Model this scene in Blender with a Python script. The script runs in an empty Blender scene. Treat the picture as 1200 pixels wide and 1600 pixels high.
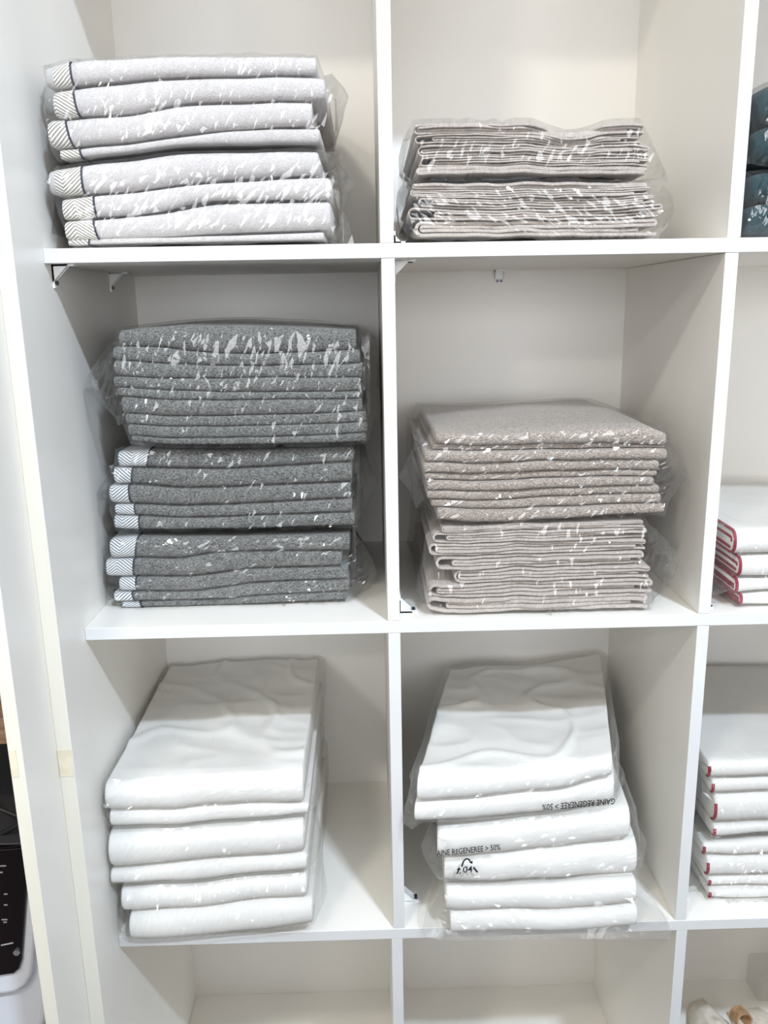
import bpy, bmesh, math, random
from mathutils import Vector, Matrix, noise
from mathutils.geometry import delaunay_2d_cdt
from mathutils.bvhtree import BVHTree
random.seed(7)
sc = bpy.context.scene
COL = sc.collection

# ------------------------------------------------------------------ camera
PITCH, YAW, ROLL, FPX, PU, PV = -0.2721037, -0.0195203, -0.0171057, 1463.62, 610.637, 891.569
CAM = Vector((-0.01761, -1.2, 0.01248))
def cam_axes():
    cp, sp, cy, sy, cr, sr = math.cos(PITCH), math.sin(PITCH), math.cos(YAW), math.sin(YAW), math.cos(ROLL), math.sin(ROLL)
    r = Vector((cy, sy, 0)); f = Vector((-sy, cy, 0)); u = Vector((0, 0, 1))
    f, u = cp*f + sp*u, cp*u - sp*f
    r, u = cr*r + sr*u, cr*u - sr*r
    return r, u, f
CR, CU, CF = cam_axes()
cd = bpy.data.cameras.new('camera'); cam = bpy.data.objects.new('camera', cd); COL.objects.link(cam)
cam.matrix_world = Matrix.Translation(CAM) @ Matrix((CR, CU, -CF)).transposed().to_4x4()
cd.sensor_fit = 'VERTICAL'; cd.sensor_height = 24; cd.lens = FPX/1600*24
cd.shift_x = (600-PU)/1600; cd.shift_y = (PV-800)/1600
cd.clip_start = 0.01
sc.camera = cam

# ------------------------------------------------------------------ light
w = bpy.data.worlds.new('world'); sc.world = w; w.use_nodes = True
bg = w.node_tree.nodes['Background']; bg.inputs[1].default_value = 1.0
def world_gradient():
    """the shop around the shelves: pale lit ceiling, mid walls, darker floor"""
    nt = w.node_tree; tc = nt.nodes.new('ShaderNodeTexCoord'); sp = nt.nodes.new('ShaderNodeSeparateXYZ'); r = nt.nodes.new('ShaderNodeValToRGB')
    mr = nt.nodes.new('ShaderNodeMapRange'); mr.inputs[1].default_value = -1; mr.inputs[2].default_value = 1
    nt.links.new(tc.outputs['Generated'], sp.inputs[0]); nt.links.new(sp.outputs[2], mr.inputs[0]); nt.links.new(mr.outputs[0], r.inputs[0]); nt.links.new(r.outputs[0], bg.inputs[0])
    e = r.color_ramp.elements; e[0].position = .36; e[0].color = (.10, .098, .095, 1); e[1].position = .47; e[1].color = (.46, .455, .45, 1)
    for p, c in ((.60, (.46, .455, .45, 1)), (.72, (.34, .34, .34, 1)), (.9, (.40, .41, .42, 1))):
        q = e.new(p); q.color = c
world_gradient()
def area(name, loc, target, sx, sy, power, col):
    l = bpy.data.lights.new(name, 'AREA'); l.shape = 'RECTANGLE'; l.size = sx; l.size_y = sy; l.energy = power; l.color = col
    o = bpy.data.objects.new(name, l); COL.objects.link(o); o.location = loc
    o.rotation_euler = (Vector(target)-Vector(loc)).to_track_quat('-Z', 'Y').to_euler()
    return o
area('ceiling_lamp', (1.15, -2.6, 2.45), (0, 0, -.3), .30, .10, 98, (.72, .85, 1.0))
area('ceiling_lamp', (-0.95, -2.0, 1.5), (.1, 0, -.3), .30, .10, 15, (1.0, .94, .82))
area('ceiling_lamp', (-2.0, -4.2, 1.45), (.2, 0, -.3), .45, .12, 18, (1.0, .95, .86))
area('added_front_fill', (0.2, -3.6, .25), (.15, 0, .2), 3.2, 1.0, 50, (.95, .975, 1.0))  # broad fill light added behind the camera to brighten the deep cubbies
for tx_, ty_, tz_, wide in ((-1.5, -1.7, 2.3, 1), (1.7, -1.7, 2.3, 1), (.1, -2.2, 2.4, 1), (-2.2, -3.0, 2.3, 0), (2.4, -2.8, 2.2, 0), (-.5, -3.6, 2.3, 1), (1.3, -3.9, 2.2, 1), (-2.6, -1.1, 1.9, 0), (2.7, -1.2, 1.9, 0), (.5, -1.2, 2.2, 1)):
    area('added_glint_light', (tx_, ty_, tz_), (tx_*.5, 0, -.4), 1.2 if wide else .06, .06 if wide else 1.2, 2.0, (1.0, .98, .95))  # extra strip lights, added so the film's creases catch glints
sc.view_settings.view_transform = 'Standard'; sc.view_settings.look = 'None'
sc.view_settings.exposure = 0.46; sc.view_settings.gamma = 1.0; sc.view_settings.use_curve_mapping = False
sc.cycles.transparent_max_bounces = 24
sc.cycles.max_bounces = 14; sc.cycles.diffuse_bounces = 8
sc.cycles.caustics_reflective = False
sc.cycles.sample_clamp_indirect = 4

# ------------------------------------------------------------------ helpers
def at(u, v, y, k=0.0, x0=0.0):
    """the point seen at pixel u,v on the upright plane y + k*(x-x0)"""
    d = CF + (u-PU)/FPX*CR - (v-PV)/FPX*CU
    t = (y + k*(CAM.x-x0) - CAM.y)/(d.y - k*d.x)
    return CAM + t*d
def link(name, me, mat=None, parent=None):
    o = bpy.data.objects.new(name, me); COL.objects.link(o)
    if mat: me.materials.append(mat)
    if parent: o.parent = parent
    return o
def obj(name, bm, mat, parent=None, smooth=False):
    me = bpy.data.meshes.new(name); bm.normal_update(); bm.to_mesh(me); bm.free()
    if smooth:
        for p in me.polygons: p.use_smooth = True
    return link(name, me, mat, parent)
def tag(o, label, cat, group=None):
    o['label'] = label; o['category'] = cat
    if group: o['group'] = group
    return o
def empty(name, loc=(0, 0, 0)):
    o = bpy.data.objects.new(name, None); COL.objects.link(o); o.location = loc; o.empty_display_size = .02
    return o
def box(bm, x0, x1, y0, y1, z0, z1, bev=0.0):
    vs = [bm.verts.new((x, y, z)) for x in (x0, x1) for y in (y0, y1) for z in (z0, z1)]
    fs = [bm.faces.new([vs[i] for i in q]) for q in ((0, 1, 3, 2), (4, 6, 7, 5), (0, 4, 5, 1), (2, 3, 7, 6), (0, 2, 6, 4), (1, 5, 7, 3))]
    if bev:
        es = list({e for f in fs for e in f.edges})
        bmesh.ops.bevel(bm, geom=es, offset=bev, segments=2, affect='EDGES', profile=.5)
def boxobj(name, mat, parent, dims, bev=.0008):
    bm = bmesh.new(); box(bm, *dims, bev); return obj(name, bm, mat, parent)
def tube(bm, pts, r, n=8, cap=True):
    pts = [Vector(p) for p in pts]; rings = []
    ref = Vector((.31, .2, .93))
    for i, p in enumerate(pts):
        t = (pts[min(i+1, len(pts)-1)] - pts[max(i-1, 0)]).normalized()
        a = t.cross(ref)
        if a.length < 1e-3: a = t.cross(Vector((1, 0, 0)))
        a.normalize(); b = t.cross(a)
        rr = r[i] if isinstance(r, (list, tuple)) else r
        rings.append([bm.verts.new(p + rr*(math.cos(2*math.pi*q/n)*a + math.sin(2*math.pi*q/n)*b)) for q in range(n)])
    for i in range(len(rings)-1):
        for q in range(n):
            bm.faces.new((rings[i][q], rings[i][(q+1) % n], rings[i+1][(q+1) % n], rings[i+1][q]))
    if cap:
        bm.faces.new(rings[0][::-1]); bm.faces.new(rings[-1])
def cyl(bm, c, axis, r, h, n=16):
    a = Vector(axis).normalized(); tube(bm, [Vector(c)-a*h/2, Vector(c)+a*h/2], r, n)
def smoothstep(a, b, x):
    t = max(0.0, min(1.0, (x-a)/(b-a))); return t*t*(3-2*t)
def interp(pts):
    """smooth function through (x, value) points"""
    pts = sorted(pts); xs = [p[0] for p in pts]; ys = [p[1] for p in pts]; n = len(xs)
    if n == 1: return lambda x: ys[0]
    sl = [(ys[i+1]-ys[i])/(xs[i+1]-xs[i]) for i in range(n-1)]
    m = [sl[0]] + [(0 if sl[i-1]*sl[i] <= 0 else 2*sl[i-1]*sl[i]/(sl[i-1]+sl[i])) for i in range(1, n-1)] + [sl[-1]]
    def f(x):
        if x <= xs[0]: return ys[0] + m[0]*(x-xs[0])*.3
        if x >= xs[-1]: return ys[-1] + m[-1]*(x-xs[-1])*.3
        i = max(j for j in range(n-1) if xs[j] <= x); h = xs[i+1]-xs[i]; t = (x-xs[i])/h
        return (2*t**3-3*t*t+1)*ys[i] + (t**3-2*t*t+t)*h*m[i] + (-2*t**3+3*t*t)*ys[i+1] + (t**3-t*t)*h*m[i+1]
    return f
def nz(x, y, z): return noise.noise(Vector((x, y, z)))

# ------------------------------------------------------------------ materials
def mat(name, col, rough=.5, spec=.5, sheen=0.0):
    m = bpy.data.materials.new(name); m.use_nodes = True
    b = m.node_tree.nodes['Principled BSDF']
    b.inputs['Base Color'].default_value = (*col, 1); b.inputs['Roughness'].default_value = rough
    b.inputs['Specular IOR Level'].default_value = spec
    if sheen: b.inputs['Sheen Weight'].default_value = sheen; b.inputs['Sheen Roughness'].default_value = .6
    return m
def N(m, t, **kw):
    n = m.node_tree.nodes.new(t)
    for k, v in kw.items(): setattr(n, k, v)
    return n
def L(m, a, b): m.node_tree.links.new(a, b)
def ramp(m, fac, stops):
    r = N(m, 'ShaderNodeValToRGB'); e = r.color_ramp.elements
    e[0].position, e[0].color = stops[0][0], (*stops[0][1], 1); e[1].position, e[1].color = stops[1][0], (*stops[1][1], 1)
    for p, c in stops[2:]:
        q = e.new(p); q.color = (*c, 1)
    L(m, fac, r.inputs[0]); return r
def coords(m, scale=(1, 1, 1)):
    tc = N(m, 'ShaderNodeTexCoord'); mp = N(m, 'ShaderNodeMapping'); mp.inputs['Scale'].default_value = scale
    L(m, tc.outputs['Object'], mp.inputs[0]); return mp.outputs[0]
def vary(m, c1, c2, scale, bump=0.0, bscale=None, dist=.001, stretch=(1, 1, 1), detail=4):
    """two-tone noise colour with an optional relief"""
    b = m.node_tree.nodes['Principled BSDF']; co = coords(m, stretch)
    n = N(m, 'ShaderNodeTexNoise'); n.inputs['Scale'].default_value = scale; n.inputs['Detail'].default_value = detail; L(m, co, n.inputs['Vector'])
    r = ramp(m, n.outputs['Fac'], [(.35, c1), (.65, c2)]); L(m, r.outputs[0], b.inputs['Base Color'])
    if bump:
        n2 = N(m, 'ShaderNodeTexNoise'); n2.inputs['Scale'].default_value = bscale or scale; n2.inputs['Detail'].default_value = 3; L(m, co, n2.inputs['Vector'])
        bp = N(m, 'ShaderNodeBump'); bp.inputs['Strength'].default_value = bump; bp.inputs['Distance'].default_value = dist
        L(m, n2.outputs['Fac'], bp.inputs['Height']); L(m, bp.outputs[0], b.inputs['Normal'])
    return m
M = {}
M['panel'] = vary(mat('white_melamine', (.83, .83, .81), .34, .45), (.85, .83, .785), (.87, .85, .81), 6, .04, 260, .0004)
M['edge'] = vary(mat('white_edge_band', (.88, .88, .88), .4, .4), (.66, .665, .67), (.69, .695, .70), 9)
M['raw_edge'] = vary(mat('cream_edge_band', (.74, .71, .62), .5, .3), (.70, .67, .58), (.78, .75, .66), 14, stretch=(1, 1, .1))
M['back'] = vary(mat('white_backboard', (.80, .79, .77), .45, .4), (.80, .78, .75), (.83, .81, .785), 5)
M['white_terry'] = vary(mat('white_terry', (.9, .89, .87), 1, .1, .25), (.52, .495, .50), (.61, .585, .59), 420, .7, 520, .0016)
M['grey_terry'] = vary(mat('grey_terry', (.12, .125, .12), 1, .1, .25), (.05, .054, .053), (.235, .24, .235), 430, 1.0, 430, .0028, (.8, 1, 1.7), 1.5)
M['taupe_terry'] = vary(mat('taupe_terry', (.46, .40, .36), 1, .1, .25), (.24, .20, .17), (.50, .43, .385), 400, 1.0, 400, .0028, (.8, 1, 1.7), 1.5)
M['thin_cloth'] = vary(mat('pale_beige_cloth', (.58, .52, .48), .95, .1, .15), (.42, .37, .34), (.53, .475, .44), 380, .5, 600, .0008)
M['sheet'] = vary(mat('white_cotton_sheet', (.9, .9, .88), .8, .2), (.76, .75, .73), (.80, .79, .77), 20, .25, 900, .0004)
M['teal_terry'] = vary(mat('teal_terry', (.006, .035, .045), 1, .1, .1), (.003, .022, .03), (.009, .05, .062), 500, .8, 560, .0016)
M['navy'] = mat('navy_piping', (.012, .014, .03), .7)
M['red'] = vary(mat('red_trim', (.27, .01, .03), .75), (.20, .006, .02), (.34, .016, .045), 200)
M['bracket'] = mat('white_plastic', (.86, .86, .86), .35)
M['screw'] = mat('dark_steel_screw', (.10, .10, .12), .35); M['screw'].node_tree.nodes['Principled BSDF'].inputs['Metallic'].default_value = .8
M['ink'] = mat('black_ink', (.012, .012, .014), .6)
M['black_gloss'] = mat('black_glossy_plastic', (.006, .003, .004), .12)
M['shell'] = vary(mat('pale_grey_plastic', (.72, .74, .80), .4), (.70, .72, .78), (.74, .76, .82), 8)
M['print'] = mat('grey_print', (.30, .29, .29), .5)
M['silver'] = mat('silver', (.75, .76, .80), .25); M['silver'].node_tree.nodes['Principled BSDF'].inputs['Metallic'].default_value = .9
M['rubber'] = mat('black_cable', (.012, .012, .013), .5)
M['wall'] = vary(mat('grey_wall', (.10, .098, .10), .8), (.09, .088, .092), (.11, .107, .11), 5)
M['tape'] = vary(mat('cream_tape', (.72, .66, .50), .45), (.68, .62, .46), (.76, .70, .55), 60)
M['canvas'] = vary(mat('cream_canvas', (.72, .66, .56), .9), (.66, .60, .51), (.78, .72, .62), 60, .6, 700, .001)
M['leather'] = vary(mat('tan_leather', (.40, .24, .13), .6), (.30, .17, .085), (.48, .30, .17), 90)
M['floor'] = vary(mat('dark_floor', (.13, .125, .12), .5), (.115, .11, .105), (.15, .145, .14), 4)
def wood():
    m = mat('brown_wood', (.3, .18, .11), .55); b = m.node_tree.nodes['Principled BSDF']; co = coords(m, (2, 18, 18))
    n = N(m, 'ShaderNodeTexNoise'); n.inputs['Scale'].default_value = 5; n.inputs['Detail'].default_value = 6; L(m, co, n.inputs['Vector'])
    L(m, ramp(m, n.outputs['Fac'], [(.3, (.13, .065, .04)), (.7, (.36, .22, .14))]).outputs[0], b.inputs['Base Color']); return m
M['wood'] = wood()
M['lid'] = mat('charcoal_plastic', (.05, .049, .052), .5)
def herringbone(name, light, dark):
    m = mat(name, light, .9, .1, .1); b = m.node_tree.nodes['Principled BSDF']
    uv = N(m, 'ShaderNodeUVMap'); sp = N(m, 'ShaderNodeSeparateXYZ'); L(m, uv.outputs[0], sp.inputs[0])
    def mth(op, a, c=None, d=None):
        n = N(m, 'ShaderNodeMath', operation=op)
        for i, q in enumerate((a, c, d)):
            if q is None: continue
            if isinstance(q, (int, float)): n.inputs[i].default_value = q
            else: L(m, q, n.inputs[i])
        return n.outputs[0]
    tri = mth('PINGPONG', sp.outputs[0], .023)
    s = mth('DIVIDE', mth('ADD', mth('MULTIPLY', tri, .85), sp.outputs[1]), .0047)
    f = mth('ABSOLUTE', mth('SUBTRACT', mth('FRACT', s), .5))
    r = ramp(m, f, [(.19, dark), (.27, light)]); L(m, r.outputs[0], b.inputs['Base Color'])
    return m
M['stripe_cream'] = herringbone('striped_border_cream', (.88, .86, .82), (.30, .27, .235))
M['stripe_grey'] = herringbone('striped_border_grey', (.80, .82, .84), (.17, .18, .20))
def film(name, haze=.03, rough=.05, gloss=.09, bump=.5, scale=45, edge=.5, tint=(.985, .985, .98)):
    m = bpy.data.materials.new(name); m.use_nodes = True; nt = m.node_tree; nt.nodes.clear()
    out = N(m, 'ShaderNodeOutputMaterial'); tr = N(m, 'ShaderNodeBsdfTransparent'); tr.inputs[0].default_value = (*tint, 1)
    gl = N(m, 'ShaderNodeBsdfGlossy'); gl.inputs['Roughness'].default_value = rough
    df = N(m, 'ShaderNodeBsdfDiffuse'); df.inputs[0].default_value = (.9, .9, .9, 1)
    co = coords(m, (1, 1, .55))
    n1 = N(m, 'ShaderNodeTexNoise'); n1.inputs['Scale'].default_value = scale; n1.inputs['Detail'].default_value = 2; n1.inputs['Distortion'].default_value = 1.2
    L(m, co, n1.inputs['Vector'])
    n2 = N(m, 'ShaderNodeTexVoronoi', feature='DISTANCE_TO_EDGE'); n2.inputs['Scale'].default_value = scale*.8; L(m, co, n2.inputs['Vector'])
    ad = N(m, 'ShaderNodeMath', operation='ADD'); L(m, n1.outputs['Fac'], ad.inputs[0]); L(m, n2.outputs['Distance'], ad.inputs[1])
    bp = N(m, 'ShaderNodeBump'); bp.inputs['Strength'].default_value = bump; bp.inputs['Distance'].default_value = .004
    L(m, ad.outputs[0], bp.inputs['Height']); L(m, bp.outputs[0], gl.inputs['Normal'])
    lw = N(m, 'ShaderNodeLayerWeight'); lw.inputs['Blend'].default_value = .5; L(m, bp.outputs[0], lw.inputs['Normal'])
    pw = N(m, 'ShaderNodeMath', operation='POWER'); L(m, lw.outputs['Facing'], pw.inputs[0]); pw.inputs[1].default_value = 3.5
    ma = N(m, 'ShaderNodeMath', operation='MULTIPLY_ADD'); L(m, pw.outputs[0], ma.inputs[0]); ma.inputs[1].default_value = edge; ma.inputs[2].default_value = gloss
    mx1 = N(m, 'ShaderNodeMixShader'); mx1.inputs[0].default_value = haze; L(m, tr.outputs[0], mx1.inputs[1]); L(m, df.outputs[0], mx1.inputs[2])
    mx2 = N(m, 'ShaderNodeMixShader'); L(m, ma.outputs[0], mx2.inputs[0]); L(m, mx1.outputs[0], mx2.inputs[1]); L(m, gl.outputs[0], mx2.inputs[2])
    L(m, mx2.outputs[0], out.inputs[0]); return m
M['film'] = film('clear_film', .02, .06, .07, .2, 30, .5)
M['soft_film'] = film('soft_clear_film', .05, .12, .05, .25, 26, .3)

# ------------------------------------------------------------------ room shell
X0, XB, YA, YB, D = -.40691, -.42634, -.10105, -.20696, .45573
TS, T = .01694, .01642
SH = [.615, .08965, -.39352, -.87668, -1.36162]
DIV1 = [0, .00067, .00089, -.00241]; DIV2 = [.42376, .423, .42298, .42627]; DIV3 = [.848, .847, .847, .85]
FL = -1.46
fl = boxobj('floor', M['floor'], None, (-3, 3, -4.6, .62, FL-.05, FL), 0); fl['kind'] = 'structure'
hw = boxobj('added_shade_wall', M['wood'], None, (-3, 3, -1.95, -1.85, FL, -.31), 0); hw['kind'] = 'structure'  # unseen half wall, added to keep frontal light off the lower shelves
wl = boxobj('wall_back', M['wall'], None, (-3, 3, .52, .62, FL, 2.6), 0); wl['kind'] = 'structure'

# ------------------------------------------------------------------ shelving unit
unit = tag(empty('shelving_unit', (0, 0, FL)), 'white melamine shelving unit of square cubbies standing against the wall', 'shelving')
unit_parts = []
def upart(name, m, dims, bev=.0007):
    o = boxobj(name, m, unit, dims, bev); o.matrix_parent_inverse = Matrix.Translation((0, 0, -FL)); unit_parts.append(o); return o
def fronted(name, dims):
    """board of melamine with a brighter edge band on its front"""
    o = upart(name, M['panel'], dims)
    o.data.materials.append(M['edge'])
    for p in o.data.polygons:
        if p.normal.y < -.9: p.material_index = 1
    return o
TOPZ = SH[0]+.02
pa = upart('side_panel', M['panel'], (XB, X0, YA, D, FL, TOPZ), .0016)
pa.data.materials.append(M['raw_edge'])
for p in pa.data.polygons:
    if p.normal.y < -.9: p.material_index = 1
pb = upart('side_panel', M['panel'], (XB-.0165, XB, YB, D, FL, TOPZ), .0012)
pb.data.materials.append(M['raw_edge'])
for p in pb.data.polygons:
    if p.normal.y < -.9: p.material_index = 1
upart('side_panel', M['panel'], (DIV3[0], DIV3[0]+.018, 0, D, FL, TOPZ))
for s in SH: fronted('shelf', (X0+.0003, DIV3[0]-.0003, 0, D, s-TS, s))
upart('back_panel', M['back'], (XB-.02, DIV3[0]+.018, D, D+.008, FL, TOPZ))
upart('plinth', M['panel'], (X0, DIV3[0], .03, .046, FL, SH[4]-TS))
for r in range(4):
    for dv in (DIV1, DIV2):
        fronted('divider', (dv[r], dv[r]+T, .0006, D, SH[r+1]+.0004, SH[r]-TS-.0004))
def bracket(c, a, b, width=.013, arm=.028, screws_on='b'):
    """L bracket at corner c: arms along unit vectors a and b, with a gusset"""
    c, a, b = Vector(c), Vector(a), Vector(b); t = a.cross(b); bm = bmesh.new(); th = .0022
    def slab(o, e1, l1, e2, l2, e3, l3):
        vs = [bm.verts.new(o + e1*i*l1 + e2*(j-.5)*l2 + e3*k*l3) for i in (0, 1) for j in (0, 1) for k in (0, 1)]
        for q in ((0, 1, 3, 2), (4, 6, 7, 5), (0, 4, 5, 1), (2, 3, 7, 6), (0, 2, 6, 4), (1, 5, 7, 3)): bm.faces.new([vs[i] for i in q])
    slab(c, a, arm, t, width, b, th); slab(c, b, arm, t, width, a, th)
    for sgn in (-1, 1):
        o = c + t*sgn*(width/2-.001)
        tri = [o, o+a*arm*.75, o+b*arm*.75]
        lo = [bm.verts.new(p - t*.001) for p in tri]; hi = [bm.verts.new(p + t*.001) for p in tri]
        bm.faces.new(lo[::-1]); bm.faces.new(hi)
        for i in range(3): bm.faces.new((lo[i], lo[(i+1) % 3], hi[(i+1) % 3], hi[i]))
    bmesh.ops.recalc_face_normals(bm, faces=bm.faces)
    o = obj('bracket', bm, M['bracket'], unit); o.matrix_parent_inverse = Matrix.Translation((0, 0, -FL))
    e1, n = (b, a) if screws_on == 'b' else (a, b)
    for sgn in (-1, 1):
        sb = bmesh.new(); cyl(sb, c + e1*arm*.78 + t*sgn*.0032 + n*(th+.0006), n, .0026, .0016, 14)
        obj('screw', sb, M['screw'], o)
    return o
U1 = SH[1]-TS
bracket((X0, .032, U1), (1, 0, 0), (0, 0, -1)); bracket((X0, .30, U1), (1, 0, 0), (0, 0, -1))
bracket((DIV1[1]+T, .06, U1), (0, 0, -1), (1, 0, 0), screws_on='b'); bracket((.2065, D, U1), (0, -1, 0), (0, 0, -1), .016, .022)
bracket((DIV1[1]+T, .045, SH[2]), (0, 0, 1), (1, 0, 0), .02, .026); bracket((DIV1[2]+T, .075, SH[3]), (0, 0, 1), (1, 0, 0), .02, .026)
bracket((DIV2[2]+T, .06, SH[3]), (0, 0, 1), (1, 0, 0), .02, .02); bracket((DIV2[1]+T, .03, SH[2]), (0, 0, 1), (1, 0, 0), .016, .012)
bracket((DIV1[0]+T, .014, SH[1]), (0, 0, 1), (1, 0, 0), .016, .014)
# filler drips left on the side panels
for u, v, X, dx, dz in [(52, 1551, XB, .006, .0016), (107, 1026, X0, .002, .005), (114, 1037, X0, .0015, .002), (105, 1000, X0, .0016, .010), (187, 1530, X0, .002, .006), (103, 1016, X0, .002, .003), (1, 92, X0, .002, .003), (47, 1505, XB, .003, .001), (66, 1240, XB, .004, .0007)]:
    d = CF + (u-PU)/FPX*CR - (v-PV)/FPX*CU; p = CAM + d*((X-CAM.x)/d.x)
    bm = bmesh.new(); bmesh.ops.create_uvsphere(bm, u_segments=10, v_segments=6, radius=1)
    bmesh.ops.scale(bm, vec=(.0012, dx, dz), verts=bm.verts); bmesh.ops.translate(bm, vec=p, verts=bm.verts)
    o = obj('filler_drip', bm, M['bracket'], pa if X == X0 else pb, True)
    o.matrix_parent_inverse = Matrix.Translation((0, 0, -FL))

# ------------------------------------------------------------------ folded towels
PILE = []
def towel(name, label, cat, group, m, ul, ur, top, bot, yf, yb, k=0.0, kx=0.0, x0=0.0, gap=.0007, ends=.22, border=None, stripe=None, flip=1,
          trim=None, roll=1.0, wob=.0012, wr=0.0, wrs=1.0, seed=0, nx=44, nyt=8, rmax=.03, dome=0.0, floor=None, gt=0.0, gb=0.0, ymap=None):
    dy = 0 if ymap is None else ymap-yf
    vm = lambda poly: sum(p[1] for p in poly)/len(poly)
    tp = [at(u, v, yf+dy, k, x0) for u, v in top]; bp = [at(u, v, yf+dy, k, x0) for u, v in bot]
    ft, fb = interp([(p.x, p.z) for p in tp]), interp([(p.x, p.z) for p in bp])
    vv = .5*(vm(top)+vm(bot)); xl, xr = at(ul, vv, yf, k, x0).x, at(ur, vv, yf, k, x0).x
    na = 12
    prof = [('b', 1-i/nyt) for i in range(nyt)] + [('a', -90+180*i/na) for i in range(na+1)] + [('t', (i+1)/nyt) for i in range(nyt)]
    def surf(x, j, off=0.0):
        xc = min(max(x, xl), xr); zt, zb = ft(xc)-gap-gt, fb(xc)+gap+gb
        if floor is not None: zb = max(zb, floor+.0022); zt = max(zt, zb+.006)
        h, mid = max((zt-zb)/2, .001), (zt+zb)/2
        re = max(ends*h*1.6, .001); s = min(1, min(xc-xl, xr-xc)/re); e = (1-.75*ends) + .75*ends*math.sqrt(max(0, 1-(1-s)**2))
        r = min(h*roll, rmax); hh = h*e; kind, q = prof[j]
        y_f = yf + r*(1-e)*.8 + wob*1.6*nz(x*14, seed*3.7, 1)
        if kind == 'a':
            a = math.radians(q); y = y_f + r*(1-math.cos(a)**.85 if abs(q) < 89.9 else 1); z = mid + hh*math.copysign(abs(math.sin(a))**.9, a)
            y -= off*math.cos(a); z += off*math.sin(a)
            z += wr*.5*max(0, math.sin(a))*crease(x, y)
        else:
            y = y_f + r + (yb-y_f-r)*q; sg = 1 if kind == 't' else -1
            z = mid + sg*(hh+off) + (dome*math.sin(math.pi*min(1, q*1.15)) *math.sin(math.pi*min(1, max(0, (x-xl)/(xr-xl))))if kind == 't' else 0)
            if kind == 't' and wr: z += wr*crease(x, y)
        z += (wob*nz(x*22, y*9, 5.1)*.6 if floor is None else 0)
        return Vector((x + kx*(y-yf), y + k*(x-x0), z))
    def crease(x, y):
        a = noise.noise(Vector((x*9+y*5, y*7-x*3, seed+.3)))
        b = 1-abs(noise.noise(Vector((x*6-y*9, y*16+x*9, seed+4.2))))*2.2
        c = max(0, 1-abs(noise.noise(Vector((x*4.5-y*5+2, y*5+x*7, seed+9.7))))*9)
        return (.55*a + .35*max(0, b) + .45*c)*wrs
    xs = [];
    for i in range(nx+1):
        t = i/nx; t = .5-.5*math.cos(math.pi*t)*(.35) - (.5-t)*.65 if False else t
        xs.append(xl + (xr-xl)*t)
    edge = [.0015, .004, .008]
    xs = sorted(set(xs + [xl+e for e in edge] + [xr-e for e in edge]))
    bm = bmesh.new(); rows = [[bm.verts.new(surf(x, j)) for j in range(len(prof))] for x in xs]
    for i in range(len(rows)-1):
        for j in range(len(prof)-1): bm.faces.new((rows[i][j], rows[i+1][j], rows[i+1][j+1], rows[i][j+1]))
        bm.faces.new((rows[i][-1], rows[i+1][-1], rows[i+1][0], rows[i][0]))
    bm.faces.new(rows[0][::-1]); bm.faces.new(rows[-1])
    bmesh.ops.recalc_face_normals(bm, faces=bm.faces)
    o = obj(name, bm, m, None, True); tag(o, label, cat, group); PILE.append(o)
    jr = list(range(max(0, nyt-5), nyt+na+1+5))
    if border:
        us, pt, pb_ = border
        xs0 = at(us, vv, yf, k, x0).x; pxt = at(pt, vm(top), yf, k, x0).x; pxb = at(pb_, vm(bot), yf, k, x0).x
        def px(j):
            kind, q = prof[j]; f = (math.sin(math.radians(q))+1)/2 if kind == 'a' else (1 if kind == 't' else 0)
            return pxb + (pxt-pxb)*f
        bm = bmesh.new(); uvl = bm.loops.layers.uv.new('UVMap'); nn = 10; grid = []; arc = 0; prev = None; info = {}
        for j in jr:
            c = surf(px(j), j, .0012)
            arc += (c-prev).length if prev else 0; prev = c
            row = []
            for i in range(nn+1):
                x = xs0 + (px(j)-xs0)*i/nn; vtx = bm.verts.new(surf(x, j, .0007)); row.append(vtx); info[vtx] = (px(j)-x + (0 if flip > 0 else .023), arc)
            grid.append(row)
        for a_ in range(len(grid)-1):
            for i in range(nn): bm.faces.new((grid[a_][i], grid[a_][i+1], grid[a_+1][i+1], grid[a_+1][i]))
        bmesh.ops.recalc_face_normals(bm, faces=bm.faces)
        for f in bm.faces:
            for lp in f.loops: lp[uvl].uv = info[lp.vert]
        obj('border', bm, M[stripe], o, True)
        bm = bmesh.new(); tube(bm, [surf(px(j), j, .0005) for j in jr], .0013, 8); obj('piping', bm, M['navy'], o, True)
    if trim:
        for a_, (dx, off, rad, j0, j1) in enumerate(trim):
            pts = [surf(xl+dx, j, off) for j in range(j0, min(j1, len(prof)))]
            bm = bmesh.new(); tube(bm, pts, rad, 8); obj('trim', bm, M['red'], o, True)
    return o
ORD = ['topmost', 'second from top', 'third from top', 'fourth from top', 'fifth from top', 'sixth from top', 'seventh from top', 'eighth from top', 'ninth from top', 'tenth from top']
def ends_of(i, n, g=.0034):
    """room left for the film above the first and below the last of a bag"""
    return dict(gt=g if i == 0 else 0, gb=g if i == n-1 else 0)
def stack_labels(n): return [ORD[i] if i < n-1 else 'bottom one' for i in range(n)]

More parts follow.
